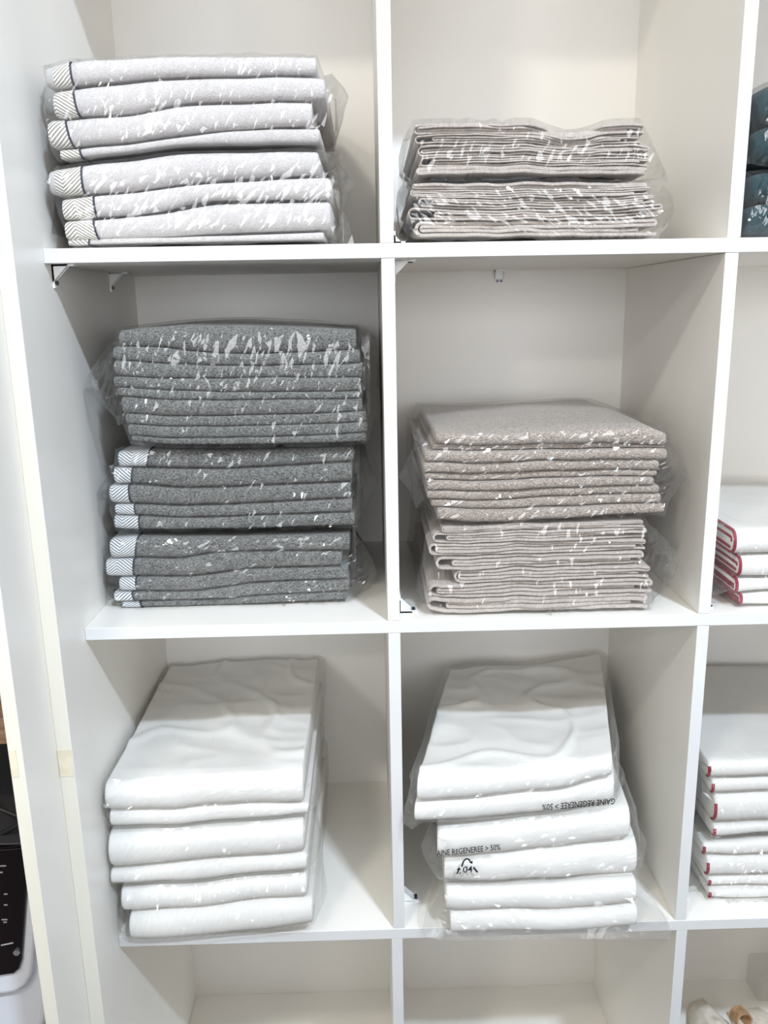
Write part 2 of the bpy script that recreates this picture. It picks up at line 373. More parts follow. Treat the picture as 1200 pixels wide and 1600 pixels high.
# ------------------------------------------------------------------ thin cloths folded in spirals
def ribbon_cloth(label, group, m, ul, ur, top, bot, yf, yb, dip=None, layers=4, seed=0, thick=None, inner=0.0, gt=0.0, gb=0.0, wave=0.0):
    tp = [at(u, v, yf) for u, v in top]; bp = [at(u, v, yf) for u, v in bot]
    ft, fb = interp([(p.x, p.z) for p in tp]), interp([(p.x, p.z) for p in bp])
    vv = sum(p[1] for p in top+bot)/len(top+bot); xl, xr = at(ul, vv, yf).x, at(ur, vv, yf).x
    xm = (xl+xr)/2; H = max(.004, ft(xm)-fb(xm)); pitch = H/layers; th = thick or pitch*.78
    path = []
    def zl(x, q): # q in 0..1 through the pile
        a, b = fb(x)+gb, ft(x)-gt; return a + (b-a)*q + .0007*nz(x*25, q*9, seed) + .0028*nz(x*11, 3.3, wave) + .0012*nz(x*31, 8.1, wave)
    n = 46
    qs = [(i+.5)/layers for i in range(layers)]
    def run(xa, xb, q):
        for i in range(n+1):
            x = xa + (xb-xa)*i/n; path.append((x, zl(x, q)))
    def turn(x, q1, q2, sgn):
        z1, z2 = zl(x, q1), zl(x, q2); r = abs(z2-z1)/2; c = (z1+z2)/2
        for i in range(1, 9):
            a = math.pi*i/9; path.append((x + sgn*r*math.sin(a), c + (z1-c)*math.cos(a)))
    rr = pitch*(layers-1)/2
    if layers >= 4:
        run(xr-.012-.02*random.random(), xl+rr+pitch*.2+inner, qs[1]); turn(xl+rr+pitch*.2+inner, qs[1], qs[2], -1)
        run(xl+rr+pitch*.2+inner, xr-pitch, qs[2]); turn(xr-pitch, qs[2], qs[3], 1)
        run(xr-pitch, xl+rr, qs[3]); turn(xl+rr, qs[3], qs[0], -1); run(xl+rr, xr-.004*random.random(), qs[0])
    else:
        run(xr-.01*random.random(), xl+rr, qs[-1]); turn(xl+rr, qs[-1], qs[0], -1); run(xl+rr, xr-.008*random.random(), qs[0])
    bm = bmesh.new(); rings = []
    for i, (x, z) in enumerate(path):
        a = Vector(path[max(i-1, 0)]); b = Vector(path[min(i+1, len(path)-1)]); t = (b-a)
        t = t.normalized() if t.length > 1e-9 else Vector((1, 0)); nrm = Vector((-t.y, t.x))*th/2
        y0 = yf + .010*(.5+nz(x*7, z*160, seed+2)) + .002*nz(x*60, z*200, seed)
        ys = (yb, y0+.0012, y0); f = (1, 1, .62)
        ring = [bm.verts.new((x+nrm.x*f[q], ys[q], z+nrm.y*f[q])) for q in range(3)] + [bm.verts.new((x-nrm.x*f[q], ys[q], z-nrm.y*f[q])) for q in (2, 1, 0)]
        rings.append(ring)
    for i in range(len(rings)-1):
        for q in range(6): bm.faces.new((rings[i][q], rings[i][(q+1) % 6], rings[i+1][(q+1) % 6], rings[i+1][q]))
    bm.faces.new(rings[0]); bm.faces.new(rings[-1][::-1])
    bmesh.ops.recalc_face_normals(bm, faces=bm.faces)
    o = obj('folded_cloth', bm, m, None, False); tag(o, label, 'cloth', group); PILE.append(o)
    return o

# ------------------------------------------------------------------ plastic bags
def bag(label, group, contents, outline, yf, yb, m='film', k=0.0, kx=0.0, x0=0.0, cell=.022, amp=.0032, ear=.03, zmin=None, seed=1, angle=60, spread=40,
        creases=130, clen=.09, gap=.004, xmin=None, xmax=None, margin=.02, hem=False, calm=None):
    rnd = random.Random(seed)
    vv, ff = [], []
    for o in [q for c in contents for q in (c, *c.children)]:
        b0 = len(vv); vv += [v.co.copy() for v in o.data.vertices]; ff += [tuple(b0+i for i in p.vertices) for p in o.data.polygons]
    tree = BVHTree.FromPolygons(vv, ff)
    bx0, bx1 = min(v.x for v in vv), max(v.x for v in vv); bz0, bz1 = min(v.z for v in vv), max(v.z for v in vv)
    def top_at(x, y):
        h = tree.ray_cast(Vector((x, y, bz1+.05)), Vector((0, 0, -1))); return h[0].z if h[0] else None
    def bot_at(x, y):
        h = tree.ray_cast(Vector((x, y, bz0-.05)), Vector((0, 0, 1))); return h[0].z if h[0] else None
    def front_at(x, z):
        h = tree.ray_cast(Vector((x, -.6, z)), Vector((0, 1, 0))); return h[0].y if h[0] else None
    pts = [at(u, v, yf, k, x0) for u, v in outline]; poly0 = [Vector((p.x, p.z)) for p in pts]
    poly = []
    for i, a in enumerate(poly0):
        b = poly0[(i+1) % len(poly0)]; nseg = max(1, int((b-a).length/.010))
        for j in range(nseg):
            p = a.lerp(b, j/nseg)
            if j: p += Vector((rnd.uniform(-1, 1), rnd.uniform(-1, 1)))*.0012
            poly.append(p)
    def lim(x, z, y=9):
        if zmin is not None and not (hem and y < -.0035): z = max(z, zmin)
        if xmin is not None: x = max(x, xmin)
        if xmax is not None: x = min(x, xmax)
        return x, z
    zc = (bz0+bz1)/2
    def skin(x, y, up, c0, c1, dys):
        """height of the film over (or under) the contents around x, y; None beside them"""
        if not c0-.0015 < x < c1+.0015: return None
        x = min(max(x, c0+.002), c1-.002)
        t = [z for z in ((top_at if up else bot_at)(x+e, y+g) for e in (-.007, -.0035, 0, .0035, .007) for g in dys) if z is not None]
        if not t: return None
        return max(t)+.0030 if up else min(t)-.0022
    fx0, fx1 = bx0f(vv, yf), bx0f(vv, yf, True)
    def ear_at(x):
        return ear if (x < fx0-.004 or x > fx1+.004) else min(ear, .010)
    for p in poly:           # the outline never cuts into what the bag holds
        y = yf + k*(p.x-x0) + ear; z = skin(p.x, y, p.y > zc, bx0f(vv, y), bx0f(vv, y, True), (-ear+.004, -ear*.6, -.008, 0, .012))
        if z is not None and not (hem and p.y < zc): p.y = z
        p.x, p.y = lim(p.x, p.y, yf)
    n = len(poly); area2 = sum(poly[i].x*poly[(i+1) % n].y - poly[(i+1) % n].x*poly[i].y for i in range(n))
    if area2 < 0: poly.reverse()
    def inside(p):
        c = False
        for i in range(n):
            a, b = poly[i], poly[(i+1) % n]
            if (a.y > p.y) != (b.y > p.y) and p.x < (b.x-a.x)*(p.y-a.y)/(b.y-a.y)+a.x: c = not c
        return c
    def dist(p):
        best = 9
        for i in range(n):
            a, b = poly[i], poly[(i+1) % n]; ab = b-a; t = max(0, min(1, (p-a).dot(ab)/max(ab.length_squared, 1e-12)))
            best = min(best, (p-a-ab*t).length)
        return best
    # creases: a ridge between two valleys, tapering to its ends
    inner, hgt, grid = [], [], {}
    cz = None
    if calm:
        q0, q1 = at(calm[0], calm[3], yf, k, x0), at(calm[1], calm[2], yf, k, x0); cz = (q0.x, q1.x, q0.z, q1.z)
    def quiet(p): return cz is not None and cz[0] < p.x < cz[1] and cz[2] < p.y < cz[3]
    def near(p, r):
        gx, gy = int(p.x/.01), int(p.y/.01)
        for ix in (-1, 0, 1):
            for iy in (-1, 0, 1):
                for q in grid.get((gx+ix, gy+iy), ()):
                    if (q-p).length < r: return True
        return False
    def add(p, h):
        inner.append(p); hgt.append(h); grid.setdefault((int(p.x/.01), int(p.y/.01)), []).append(p)
    lo = Vector((min(p.x for p in poly), min(p.y for p in poly))); hi = Vector((max(p.x for p in poly), max(p.y for p in poly)))
    for _ in range(creases*4):
        if _ >= creases*4 or creases <= 0: break
        c = Vector((rnd.uniform(lo.x, hi.x), rnd.uniform(lo.y, hi.y)))
        if not inside(c) or dist(c) < .004: continue
        a = math.radians(angle + rnd.gauss(0, spread)); dv = Vector((math.cos(a), math.sin(a))); nv = Vector((-dv.y, dv.x))
        ln = clen*rnd.uniform(.35, 1.2); wd = rnd.uniform(.0024, .008); hh = wd*rnd.uniform(.3, .9); ns = max(3, int(ln/.02)); bend = rnd.uniform(-.25, .25)
        for i in range(ns+1):
            t = i/ns-.5; p = c + dv*ln*t + nv*ln*bend*(t*t) ; tp = 1-(2*t)**2
            if not inside(p) or dist(p) < .003 or near(p, .0030) or quiet(p): continue
            add(p, hh*tp)
            for sg in (-1, 1):
                q = p + nv*sg*wd*(.35+.65*tp)
                if inside(q) and dist(q) > .003 and not near(q, .0022): add(q, -.0002)
    th = math.radians(angle); RT = Matrix(((math.cos(th), math.sin(th)), (-math.sin(th), math.cos(th)))); st_ = 2.6
    def fw(p):
        q = RT @ p; return Vector((q.x/st_, q.y))
    def bw(q): return RT.transposed() @ Vector((q.x*st_, q.y))
    fp = [fw(p) for p in poly]; lo = Vector((min(p.x for p in fp), min(p.y for p in fp))); hi = Vector((max(p.x for p in fp), max(p.y for p in fp))); cell /= math.sqrt(st_)
    yy = lo.y; row = 0
    while yy < hi.y:
        xx = lo.x + (cell/2 if row % 2 else 0)
        while xx < hi.x:
            p = bw(Vector((xx + rnd.uniform(-.4, .4)*cell, yy + rnd.uniform(-.4, .4)*cell)))
            if inside(p) and dist(p) > .0045 and not near(p, .0055): add(p, amp*rnd.random()*(.12 if quiet(p) else 1))
            xx += cell
        yy += cell*.87; row += 1
    allp = poly + inner
    vs, es, fs, ov, oe, of = delaunay_2d_cdt([fw(q)*100 for q in allp], [(i, (i+1) % n) for i in range(n)], [], 1, 1e-7)
    bm = bmesh.new(); bv = []; keep = {}
    for i, v in enumerate(vs):
        src = ov[i][0] if ov[i] else None
        p = allp[src] if src is not None else bw(Vector(v)/100)
        onrim = src is not None and src < n
        d = 0 if onrim else dist(p)
        rim = 1-smoothstep(0, margin, d)
        cr = 0 if onrim or src is None else hgt[src-n]
        base = yf + k*(p.x-x0) - gap + (ear_at(p.x)+gap)*rim*rim
        if not onrim:
            f = [q for q in (front_at(p.x+ex, p.y+ez) for ex, ez in ((0, 0), (.003, 0), (-.003, 0), (0, .003), (0, -.003))) if q is not None]
            if f: base = min(base, min(f)-.0016)
        bv.append(bm.verts.new((p.x, base - cr*(1-.75*rim), p.y)))
        if onrim: keep[src] = bv[-1]
    for f in fs:
        try: bm.faces.new([bv[i] for i in f])
        except ValueError: pass
    loop = [keep[i] for i in range(n) if i in keep]; prev = loop
    depth = yb-yf; stations = [max(ear+.012, .05), .10, .18, .27, depth*.82, depth+.004]
    if hem: stations = [-yf-.0042, -yf-.0022, .05, .10, .18, .27, depth*.82, depth+.004]
    for si, st in enumerate(stations):
        q = st/depth; s = smoothstep(0, .12, st-ear) ; ring = []
        for v in loop:
            px, pz = v.co.x, v.co.z; y = yf + st
            sx = kx*st; cx0, cx1 = bx0f(vv, y)-.006, bx0f(vv, y, True)+.006
            xt = min(max(px+sx, cx0+0), cx1) ; x = (px+sx)*(1-s) + xt*s
            x += .003*nz(pz*22, q*11, px*14+seed+3)*min(1, s+.3)
            tt = skin(min(max(x, cx0+.008), cx1-.008), y, True, cx0+.006, cx1-.006, (0,)); bb = skin(min(max(x, cx0+.008), cx1-.008), y, False, cx0+.006, cx1-.006, (0,))
            if tt is not None and bb is not None and bb+.008 < pz < tt-.008 and not cx0+.014 < x < cx1-.014:
                x = min(x, cx0+.0015) if x < (cx0+cx1)/2 else max(x, cx1-.0015)
            z = skin(x, y, pz > zc, cx0+.006, cx1-.006, (-.045, -.03, -.015, 0, .015, .03, .045))
            if z is None:
                z = pz + .006*nz(px*18, q*9, pz*18+seed); z = min(max(z, bz0+.002), bz1-.003)
            x, z = lim(x, z, y)
            ring.append(bm.verts.new((x, y + k*(px-x0), z)))
        for i in range(len(loop)):
            j = (i+1) % len(loop)
            a, b, c_, d_ = prev[i], prev[j], ring[j], ring[i]
            if rnd.random() < .5: bm.faces.new((a, b, c_)); bm.faces.new((a, c_, d_))
            else: bm.faces.new((a, b, d_)); bm.faces.new((b, c_, d_))
        prev = ring
    bm.faces.new(prev)
    bmesh.ops.triangulate(bm, faces=[f for f in bm.faces if len(f.verts) > 4])
    bmesh.ops.recalc_face_normals(bm, faces=bm.faces)
    rimset = set(keep.values())
    for it in range(10):
        bm.faces.ensure_lookup_table(); bm.verts.index_update()
        hit = {i for i, j in BVHTree.FromBMesh(bm).overlap(tree)}
        if not hit: break
        for v in {v for i in hit for v in bm.faces[i].verts} - (set() if it < 4 else rimset):
            loc, nr, fi, ds = tree.find_nearest(v.co)
            if loc is None: continue
            v.co += nr*.001
            v.co.x, v.co.z = lim(v.co.x, v.co.z, v.co.y)
    o = obj('plastic_bag', bm, M[m], None, False); tag(o, label, 'bag', group)
    return o
def bx0f(vv, y, hi=False):
    """sideways reach of the contents near depth y"""
    xs = [v.x for v in vv if abs(v.y-y) < .06]
    if not xs: xs = [v.x for v in vv]
    return max(xs) if hi else min(xs)

# ================================================================== upper left cubby: white towels with striped border
yw, ywb = .012, .40
A = [ # body left, right, top, bottom, border(start, piping top, piping bottom), flip
 (69, 494, [(69, 97), (110, 88), (250, 80), (480, 80)], [(69, 138), (113, 134), (250, 121), (480, 116)], (82, 107, 113), 1),
 (83, 508, [(83, 140), (112, 136), (250, 121), (490, 116), (505, 118)], [(85, 184), (121, 182), (200, 176), (300, 160), (487, 156)], (82, 111, 121), -1),
 (75, 488, [(75, 184), (100, 183), (200, 176), (300, 160), (470, 156)], [(80, 231), (112, 229), (200, 221), (300, 208), (485, 196)], (73, 98, 111), 1),
 (94, 500, [(94, 231), (122, 229), (200, 221), (300, 208), (400, 198), (495, 196)], [(94, 253), (127, 251), (200, 242), (300, 231), (490, 228)], (93, 122, 127), -1),
 (74, 498, [(74, 259), (125, 251), (200, 242), (300, 231), (495, 228)], [(78, 305), (130, 304), (200, 299), (300, 286), (400, 278), (490, 274)], (84, 124, 129), 1),
 (95, 516, [(95, 309), (145, 304), (300, 287), (490, 274)], [(98, 344), (150, 341), (250, 331), (330, 315), (510, 312)], (96, 143, 149), -1),
 (101, 517, [(101, 344), (150, 341), (250, 331), (350, 315), (510, 312)], [(104, 377), (150, 376), (250, 372), (350, 366), (510, 360)], (100, 143, 153), -1),
 (108, 506, [(108, 378), (140, 377), (250, 372), (350, 366), (500, 360)], [(108, 389), (140, 388), (300, 384), (505, 380)], (107, 140, 139), -1)]
for i, (ul, ur, tp, bt, bd, fl_) in enumerate(A):
    nm = 'upper' if i < 4 else 'lower'; od = stack_labels(4)[i % 4]
    towel('bath_towel', f'white striped-border towel, {od} in the {nm} bag of white towels', 'towel', f'white towels in the {nm} top shelf bag', M['white_terry'],
          ul, ur, tp, bt, yw + (.006 if i in (3, 7) else 0), ywb, ymap=yw, gap=.0017, border=bd, stripe='stripe_cream', flip=fl_, seed=i, roll=.8, wob=.002, floor=SH[1]+(.009 if i == 6 else 0) if i > 5 else None, **ends_of(i % 4, 4))
bag('clear plastic bag around the upper four white striped-border towels', 'bags on the top shelf', PILE[-8:-4],
    [(62, 100), (78, 90), (120, 82), (245, 76), (480, 73), (505, 90), (528, 118), (544, 142), (538, 160), (530, 190), (518, 216), (500, 226), (400, 226), (300, 231), (200, 243), (120, 253), (92, 254), (75, 228), (60, 190), (52, 150)],
    yw, ywb, xmin=X0+.001, seed=3, angle=65)
bag('clear plastic bag around the lower four white striped-border towels', 'bags on the top shelf', PILE[-4:],
    [(66, 266), (85, 257), (125, 252), (200, 243), (300, 232), (400, 228), (500, 228), (520, 238), (540, 262), (553, 283), (545, 300), (534, 325), (546, 345), (553, 380), (300, 388), (110, 390), (90, 382), (72, 345), (58, 300)],
    yw, ywb, xmin=X0+.001, zmin=SH[1]+.0008, seed=4, angle=50)

# ================================================================== top shelf middle: thin beige cloths
yc, ycb = .012, .36
def dipped(v, a):
    return [(640, v+2), (700, v), (780, v-1+a*.1), (850, v+a*.35), (890, v+a), (915, v+a*.8), (945, v+a*.2), (985, v), (1010, v+3)]
up = [187, 208, 224, 243, 259, 277]; dips = [15, 13, 6, 3, 1, 0]
lw = [281, 294, 308, 324, 344, 375]
for i in range(5):
    ribbon_cloth(f'thin beige cloth, {stack_labels(5)[i]} in the upper bag beside the white bordered towels', 'beige cloths in the upper top shelf bag', M['thin_cloth'],
                 [647, 650, 655, 658, 652][i], [1008, 1003, 1018, 1016, 1012][i], dipped(up[i], dips[i]), dipped(up[i+1]-1, dips[i+1]), yc, ycb, layers=[4, 4, 4, 4, 2][i], seed=i, inner=[.0, .018, .0, .012, 0][i], wave=1, **ends_of(i, 5))
for i in range(5):
    s = [0, 3, 6, 10, 3][i]
    f = lambda v, s=0: [(630, v-s*.4), (690, v+s*.2), (780, v+s*.5), (900, v+s*.3), (1035, v-s*.8)]
    ribbon_cloth(f'thin beige cloth, {stack_labels(5)[i]} in the lower bag beside the white bordered towels', 'beige cloths in the lower top shelf bag', M['thin_cloth'],
                 [645, 642, 655, 640, 650][i], [1015, 1020, 1025, 1036, 1030][i], f(lw[i], [0, 3, 6, 8, 4][i]), f(lw[i+1]-1, [3, 6, 8, 4, 0][i]), yc, ycb, layers=[2, 4, 4, 4, 4][i], seed=20+i, inner=[0, 0, .012, .028, 0][i], wave=1, **ends_of(i, 5))
bag('clear plastic bag around the upper beige cloths, knotted at its corners', 'bags on the top shelf', PILE[-10:-5],
    [(630, 215), (648, 195), (690, 183), (760, 180), (860, 182), (960, 186), (1003, 190), (1020, 205), (1037, 228), (1052, 262), (1055, 280), (1020, 286), (900, 281), (700, 279), (645, 277), (625, 264), (624, 240)],
    yc, ycb, seed=5, angle=70)
bag('clear plastic bag around the lower beige cloths, knotted at its corners', 'bags on the top shelf', PILE[-5:],
    [(632, 281), (700, 282), (900, 284), (1020, 288), (1048, 284), (1062, 300), (1066, 325), (1055, 350), (1033, 374), (900, 378), (700, 378), (648, 377), (626, 350), (621, 320), (622, 296)],
    yc, ycb, seed=6, angle=-35, zmin=SH[1]+.0008, xmin=T+.001)

# ================================================================== second shelf: grey towels
yg, ygb = .085, .42
b = [[(175, 514), (240, 506), (300, 503), (450, 505), (560, 510)], [(172, 541), (250, 541), (300, 548), (400, 552), (560, 545)], [(180, 561), (300, 568), (420, 570), (562, 566)],
     [(180, 586), (300, 590), (420, 588), (562, 588)], [(182, 603), (300, 609), (420, 611), (562, 609)], [(190, 617), (300, 623), (430, 622), (562, 620)],
     [(198, 644), (300, 648), (430, 646), (572, 640)], [(201, 660), (300, 664), (430, 662), (575, 656)], [(204, 678), (300, 682), (430, 680), (578, 673)], [(212, 690), (300, 696), (430, 695), (575, 691)]]
ls = [186, 178, 180, 178, 184, 190, 196, 200, 206]; rs = [556, 562, 566, 564, 562, 566, 572, 574, 572]
for i in range(9):
    towel('bath_towel', f'plain grey towel, {stack_labels(9)[i]} in the uppermost bag of grey towels', 'towel', 'plain grey towels in the top grey bag', M['grey_terry'],
          ls[i], rs[i], b[i], b[i+1], yg-.02, ygb, ymap=yg, seed=30+i, roll=.9, wob=.002, dome=.006 if i == 0 else 0, **ends_of(i, 9))
bag('clear crinkled plastic bag around the plain grey towels', 'bags of grey towels', PILE[-9:],
    [(121, 605), (140, 568), (162, 535), (190, 506), (230, 500), (300, 499), (400, 501), (470, 501), (555, 503), (580, 528), (593, 555), (591, 600), (596, 640), (590, 670), (577, 694), (450, 698), (300, 699), (225, 695), (190, 676), (155, 640), (135, 620)],
    yg-.02, ygb, xmin=X0+.001, xmax=-.0005, seed=8, angle=75)
G = [(183, 553, [(183, 702), (235, 697), (350, 700), (545, 693)], [(183, 730), (228, 731), (350, 733), (545, 722)], (185, 234, 228), 1),
     (178, 550, [(178, 730), (206, 731), (350, 733), (545, 722)], [(178, 757), (205, 757), (300, 763), (545, 754)], (178, 206, 205), -1),
     (172, 548, [(172, 758), (201, 758), (300, 763), (545, 754)], [(174, 787), (205, 788), (300, 791), (545, 779)], (171, 200, 204), 1),
     (180, 550, [(180, 788), (205, 788), (300, 791), (545, 779)], [(182, 804), (210, 806), (300, 809), (548, 801)], (180, 209, 212), -1),
     (178, 554, [(178, 805), (214, 806), (300, 809), (548, 801)], [(186, 831), (218, 833), (350, 832), (552, 826)], (180, 216, 218), 1)]
for i, (ul, ur, tp, bt, bd, fl_) in enumerate(G):
    towel('bath_towel', f'grey striped-border towel, {stack_labels(5)[i]} in the middle grey bag', 'towel', 'bordered grey towels in the middle bag', M['grey_terry'],
          ul, ur, tp, bt, yg, ygb, border=bd, stripe='stripe_grey', gap=.0016, flip=fl_, seed=50+i, roll=.8, wob=.0015, **ends_of(i, 5))
bag('clear plastic bag around the middle five grey towels with striped borders', 'bags of grey towels', PILE[-5:],
    [(137, 778), (165, 745), (178, 712), (203, 696), (350, 699), (450, 696), (545, 693), (570, 706), (580, 740), (590, 760), (580, 785), (562, 818), (540, 830), (350, 835), (210, 836), (180, 814), (163, 790), (145, 788)],
    yg, ygb, xmin=X0+.001, xmax=-.0005, seed=9, angle=60)
G2 = [(171, 546, [(171, 839), (215, 835), (350, 836), (540, 831)], [(172, 874), (210, 873), (270, 874), (360, 863), (540, 862)], (171, 214, 210), 1),
      (165, 534, [(165, 875), (208, 873), (270, 874), (360, 863), (530, 862)], [(168, 902), (208, 902), (300, 902), (400, 890), (530, 886)], (166, 208, 208), -1),
      (186, 544, [(186, 903), (208, 902), (300, 902), (400, 890), (540, 886)], [(187, 924), (210, 925), (300, 925), (400, 912), (545, 905)], (186, 211, 213), -1),
      (178, 546, [(178, 925), (210, 925), (300, 925), (400, 912), (545, 905)], [(182, 943), (205, 944), (300, 942), (400, 932), (545, 925)], (178, 205, 210), 1),
      (190, 542, [(190, 945), (215, 944), (300, 942), (400, 932), (545, 925)], [(195, 956), (222, 955), (300, 953), (400, 948), (545, 942)], (192, 218, 223), -1)]
for i, (ul, ur, tp, bt, bd, fl_) in enumerate(G2):
    towel('bath_towel', f'grey striped-border towel, {stack_labels(5)[i]} in the lowest grey bag', 'towel', 'bordered grey towels in the lowest bag', M['grey_terry'],
          ul, ur, tp, bt, yg, ygb, border=bd, stripe='stripe_grey', gap=.0016, flip=fl_, seed=60+i, roll=.8, wob=.0015, floor=SH[2]+(.009 if i == 3 else 0) if i > 2 else None, **ends_of(i, 5))
bag('clear plastic bag around the lowest five grey towels with striped borders', 'bags of grey towels', PILE[-5:],
    [(136, 907), (150, 880), (167, 848), (190, 838), (350, 838), (545, 832), (565, 855), (583, 883), (590, 905), (580, 928), (555, 940), (480, 949), (300, 957), (210, 959), (165, 947), (140, 930), (143, 914)],
    yg, ygb, xmin=X0+.001, zmin=SH[2]+.0008, seed=10, angle=20)

# ================================================================== second shelf middle: taupe terry and thin cloths
yt, ytb = .012, .40
b = [[(680, 672), (760, 674), (900, 668), (1010, 663), (1040, 672)], [(680, 695), (760, 697), (900, 694), (1042, 697)], [(668, 705), (780, 705), (900, 703), (1040, 701)],
     [(660, 722), (760, 724), (900, 719), (1040, 719)], [(662, 740), (760, 741), (900, 736), (1030, 736)], [(665, 751), (760, 753), (900, 747), (1025, 746)],
     [(668, 767), (760, 768), (900, 762), (1022, 759)], [(672, 781), (760, 783), (900, 775), (1030, 772)], [(685, 794), (780, 797), (900, 792), (1030, 788)], [(690, 818), (760, 822), (900, 814), (1040, 806)]]
ls = [682, 676, 664, 662, 664, 668, 668, 674, 684]; rs = [1042, 1038, 1042, 1030, 1026, 1022, 1030, 1032, 1038]
for i in range(9):
    towel('bath_towel', f'taupe terry towel, {stack_labels(9)[i]} in the bag above the thin beige cloths', 'towel', 'taupe towels in the second shelf bag', M['taupe_terry'],
          ls[i], rs[i], b[i], b[i+1], yt + [0, .01, 0, .003, .008, 0, .004, .006, 0][i], ytb, ymap=yt, seed=70+i, roll=1.0, wob=.002, dome=.014 if i == 0 else 0, **ends_of(i, 9))
bag('clear plastic bag around the taupe terry towels, resting on another bag', 'bags on the second shelf', PILE[-9:],
    [(624, 752), (640, 718), (662, 690), (690, 672), (760, 667), (850, 664), (1000, 657), (1042, 668), (1065, 705), (1086, 745), (1070, 770), (1057, 790), (1040, 806), (900, 815), (760, 823), (690, 822), (652, 802), (640, 772)],
    yt, ytb, seed=12, angle=30, xmin=T+.0015, margin=.03)
lv = [817, 831, 849, 868, 890, 911, 934, 962]
lx = [690, 678, 672, 683, 712, 672, 668]; rx = [1008, 1012, 1012, 1008, 1018, 1022, 1014]
for i in range(7):
    f = lambda v, s: [(650, v-s), (700, v+2), (780, v+1), (900, v-2), (1030, v-5)]
    ribbon_cloth(f'thin beige cloth, {stack_labels(7)[i]} in the bag under the taupe towels', 'beige cloths under the taupe towels', M['thin_cloth'],
                 lx[i], rx[i], f(lv[i], [0, 0, 0, 0, 3, 5, 5][i]), f(lv[i+1]-1, [0, 0, 0, 3, 5, 5, 8][i]), yt, ytb, layers=[4, 4, 4, 4, 4, 4, 4][i], seed=80+i, inner=[0, .014, .004, .016, 0, 0.004, .02][i], wave=2, **ends_of(i, 7))
bag('clear plastic bag around thin beige cloths underneath the taupe towels', 'bags on the second shelf', PILE[-7:],
    [(652, 922), (662, 880), (680, 836), (700, 826), (850, 819), (1008, 812), (1030, 830), (1058, 858), (1073, 885), (1066, 905), (1045, 930), (1022, 954), (900, 962), (740, 966), (692, 957), (665, 942)],
    yt, ytb, seed=13, angle=80, zmin=SH[2]+.0008)

# ================================================================== third shelf: white sheets
ys, ysb = -.024, .43
B = [(163, 474, [(163, 1225), (250, 1222), (350, 1215), (474, 1208)], [(165, 1271), (250, 1271), (350, 1263), (470, 1261)]),
     (171, 482, [(171, 1272), (250, 1271), (350, 1263), (478, 1261)], [(172, 1302), (250, 1300), (350, 1293), (470, 1281)]),
     (168, 475, [(170, 1304), (250, 1301), (350, 1294), (470, 1283)], [(172, 1364), (230, 1361), (300, 1351), (470, 1340)]),
     (172, 480, [(172, 1365), (230, 1362), (300, 1352), (475, 1340)], [(178, 1390), (300, 1386), (380, 1376), (475, 1369)]),
     (188, 480, [(190, 1392), (300, 1388), (380, 1377), (478, 1370)], [(195, 1434), (300, 1428), (400, 1415), (485, 1409)]),
     (200, 489, [(200, 1436), (300, 1429), (400, 1416), (488, 1410)], [(203, 1480), (300, 1475), (400, 1465), (490, 1452)])]
nm3 = ['topmost', 'middle', 'bottom']
for i, (ul, ur, tp, bt) in enumerate(B):
    towel('folded_sheet', f'{"upper" if i % 2 == 0 else "lower"} white folded sheet in the {nm3[i//2]} bag of the pile touching the side panel', 'bed linen', f'white sheets in the {nm3[i//2]} bag by the side panel', M['sheet'],
          ul, ur, tp, bt, ys + [0, .006, 0, .004, .006, 0][i], ysb, ymap=ys, seed=100+i, roll=1.0, wob=.002, wr=.009 if i == 0 else .002, nyt=60 if i == 0 else 8, ends=.14, nx=90, rmax=.035, floor=SH[3] if i == 5 else None, **ends_of(i % 2, 2))
PB = PILE[-6:]
for i, ol in enumerate([
    [(150, 1295), (158, 1260), (160, 1228), (250, 1220), (350, 1212), (474, 1205), (492, 1215), (500, 1245), (492, 1275), (478, 1284), (350, 1294), (250, 1302), (175, 1306), (158, 1300)],
    [(160, 1370), (165, 1306), (250, 1302), (350, 1295), (474, 1284), (490, 1300), (500, 1335), (492, 1365), (478, 1371), (380, 1378), (300, 1388), (180, 1392), (164, 1385)],
    [(170, 1470), (180, 1430), (186, 1393), (300, 1389), (380, 1379), (478, 1371), (495, 1385), (510, 1413), (500, 1440), (490, 1454), (400, 1467), (300, 1478), (200, 1482), (176, 1478)]]):
    bag(f'{nm3[i]} soft clear plastic bag of the white sheets pile touching the side panel', 'bags of white sheets by the side panel', PB[2*i:2*i+2], ol, ys, ysb, 'soft_film', xmin=X0+.001,
        zmin=SH[3]+.0008 if i == 2 else None, seed=14+i, angle=20+30*i, ear=.03)
ks, kxs = .14, .20
Bm = [(651, 955, [(651, 1215), (720, 1211), (850, 1200), (950, 1182)], [(655, 1257), (720, 1252), (850, 1240), (948, 1217)]),
      (647, 958, [(647, 1260), (720, 1254), (850, 1241), (955, 1218)], [(652, 1293), (740, 1290), (850, 1280), (958, 1265)]),
      (683, 984, [(683, 1297), (740, 1293), (850, 1282), (980, 1267)], [(690, 1349), (780, 1343), (900, 1330), (982, 1321)]),
      (694, 995, [(692, 1350), (780, 1344), (900, 1331), (990, 1322)], [(700, 1386), (800, 1388), (900, 1382), (995, 1378)]),
      (697, 995, [(698, 1389), (800, 1390), (900, 1385), (995, 1379)], [(702, 1430), (800, 1428), (870, 1430), (990, 1419)]),
      (704, 996, [(704, 1432), (800, 1429), (870, 1431), (995, 1420)], [(706, 1467), (850, 1466), (995, 1456)])]
kk = [(ks, kxs), (ks, kxs), (.06, .08), (.06, .08), (0, .03), (0, .03)]
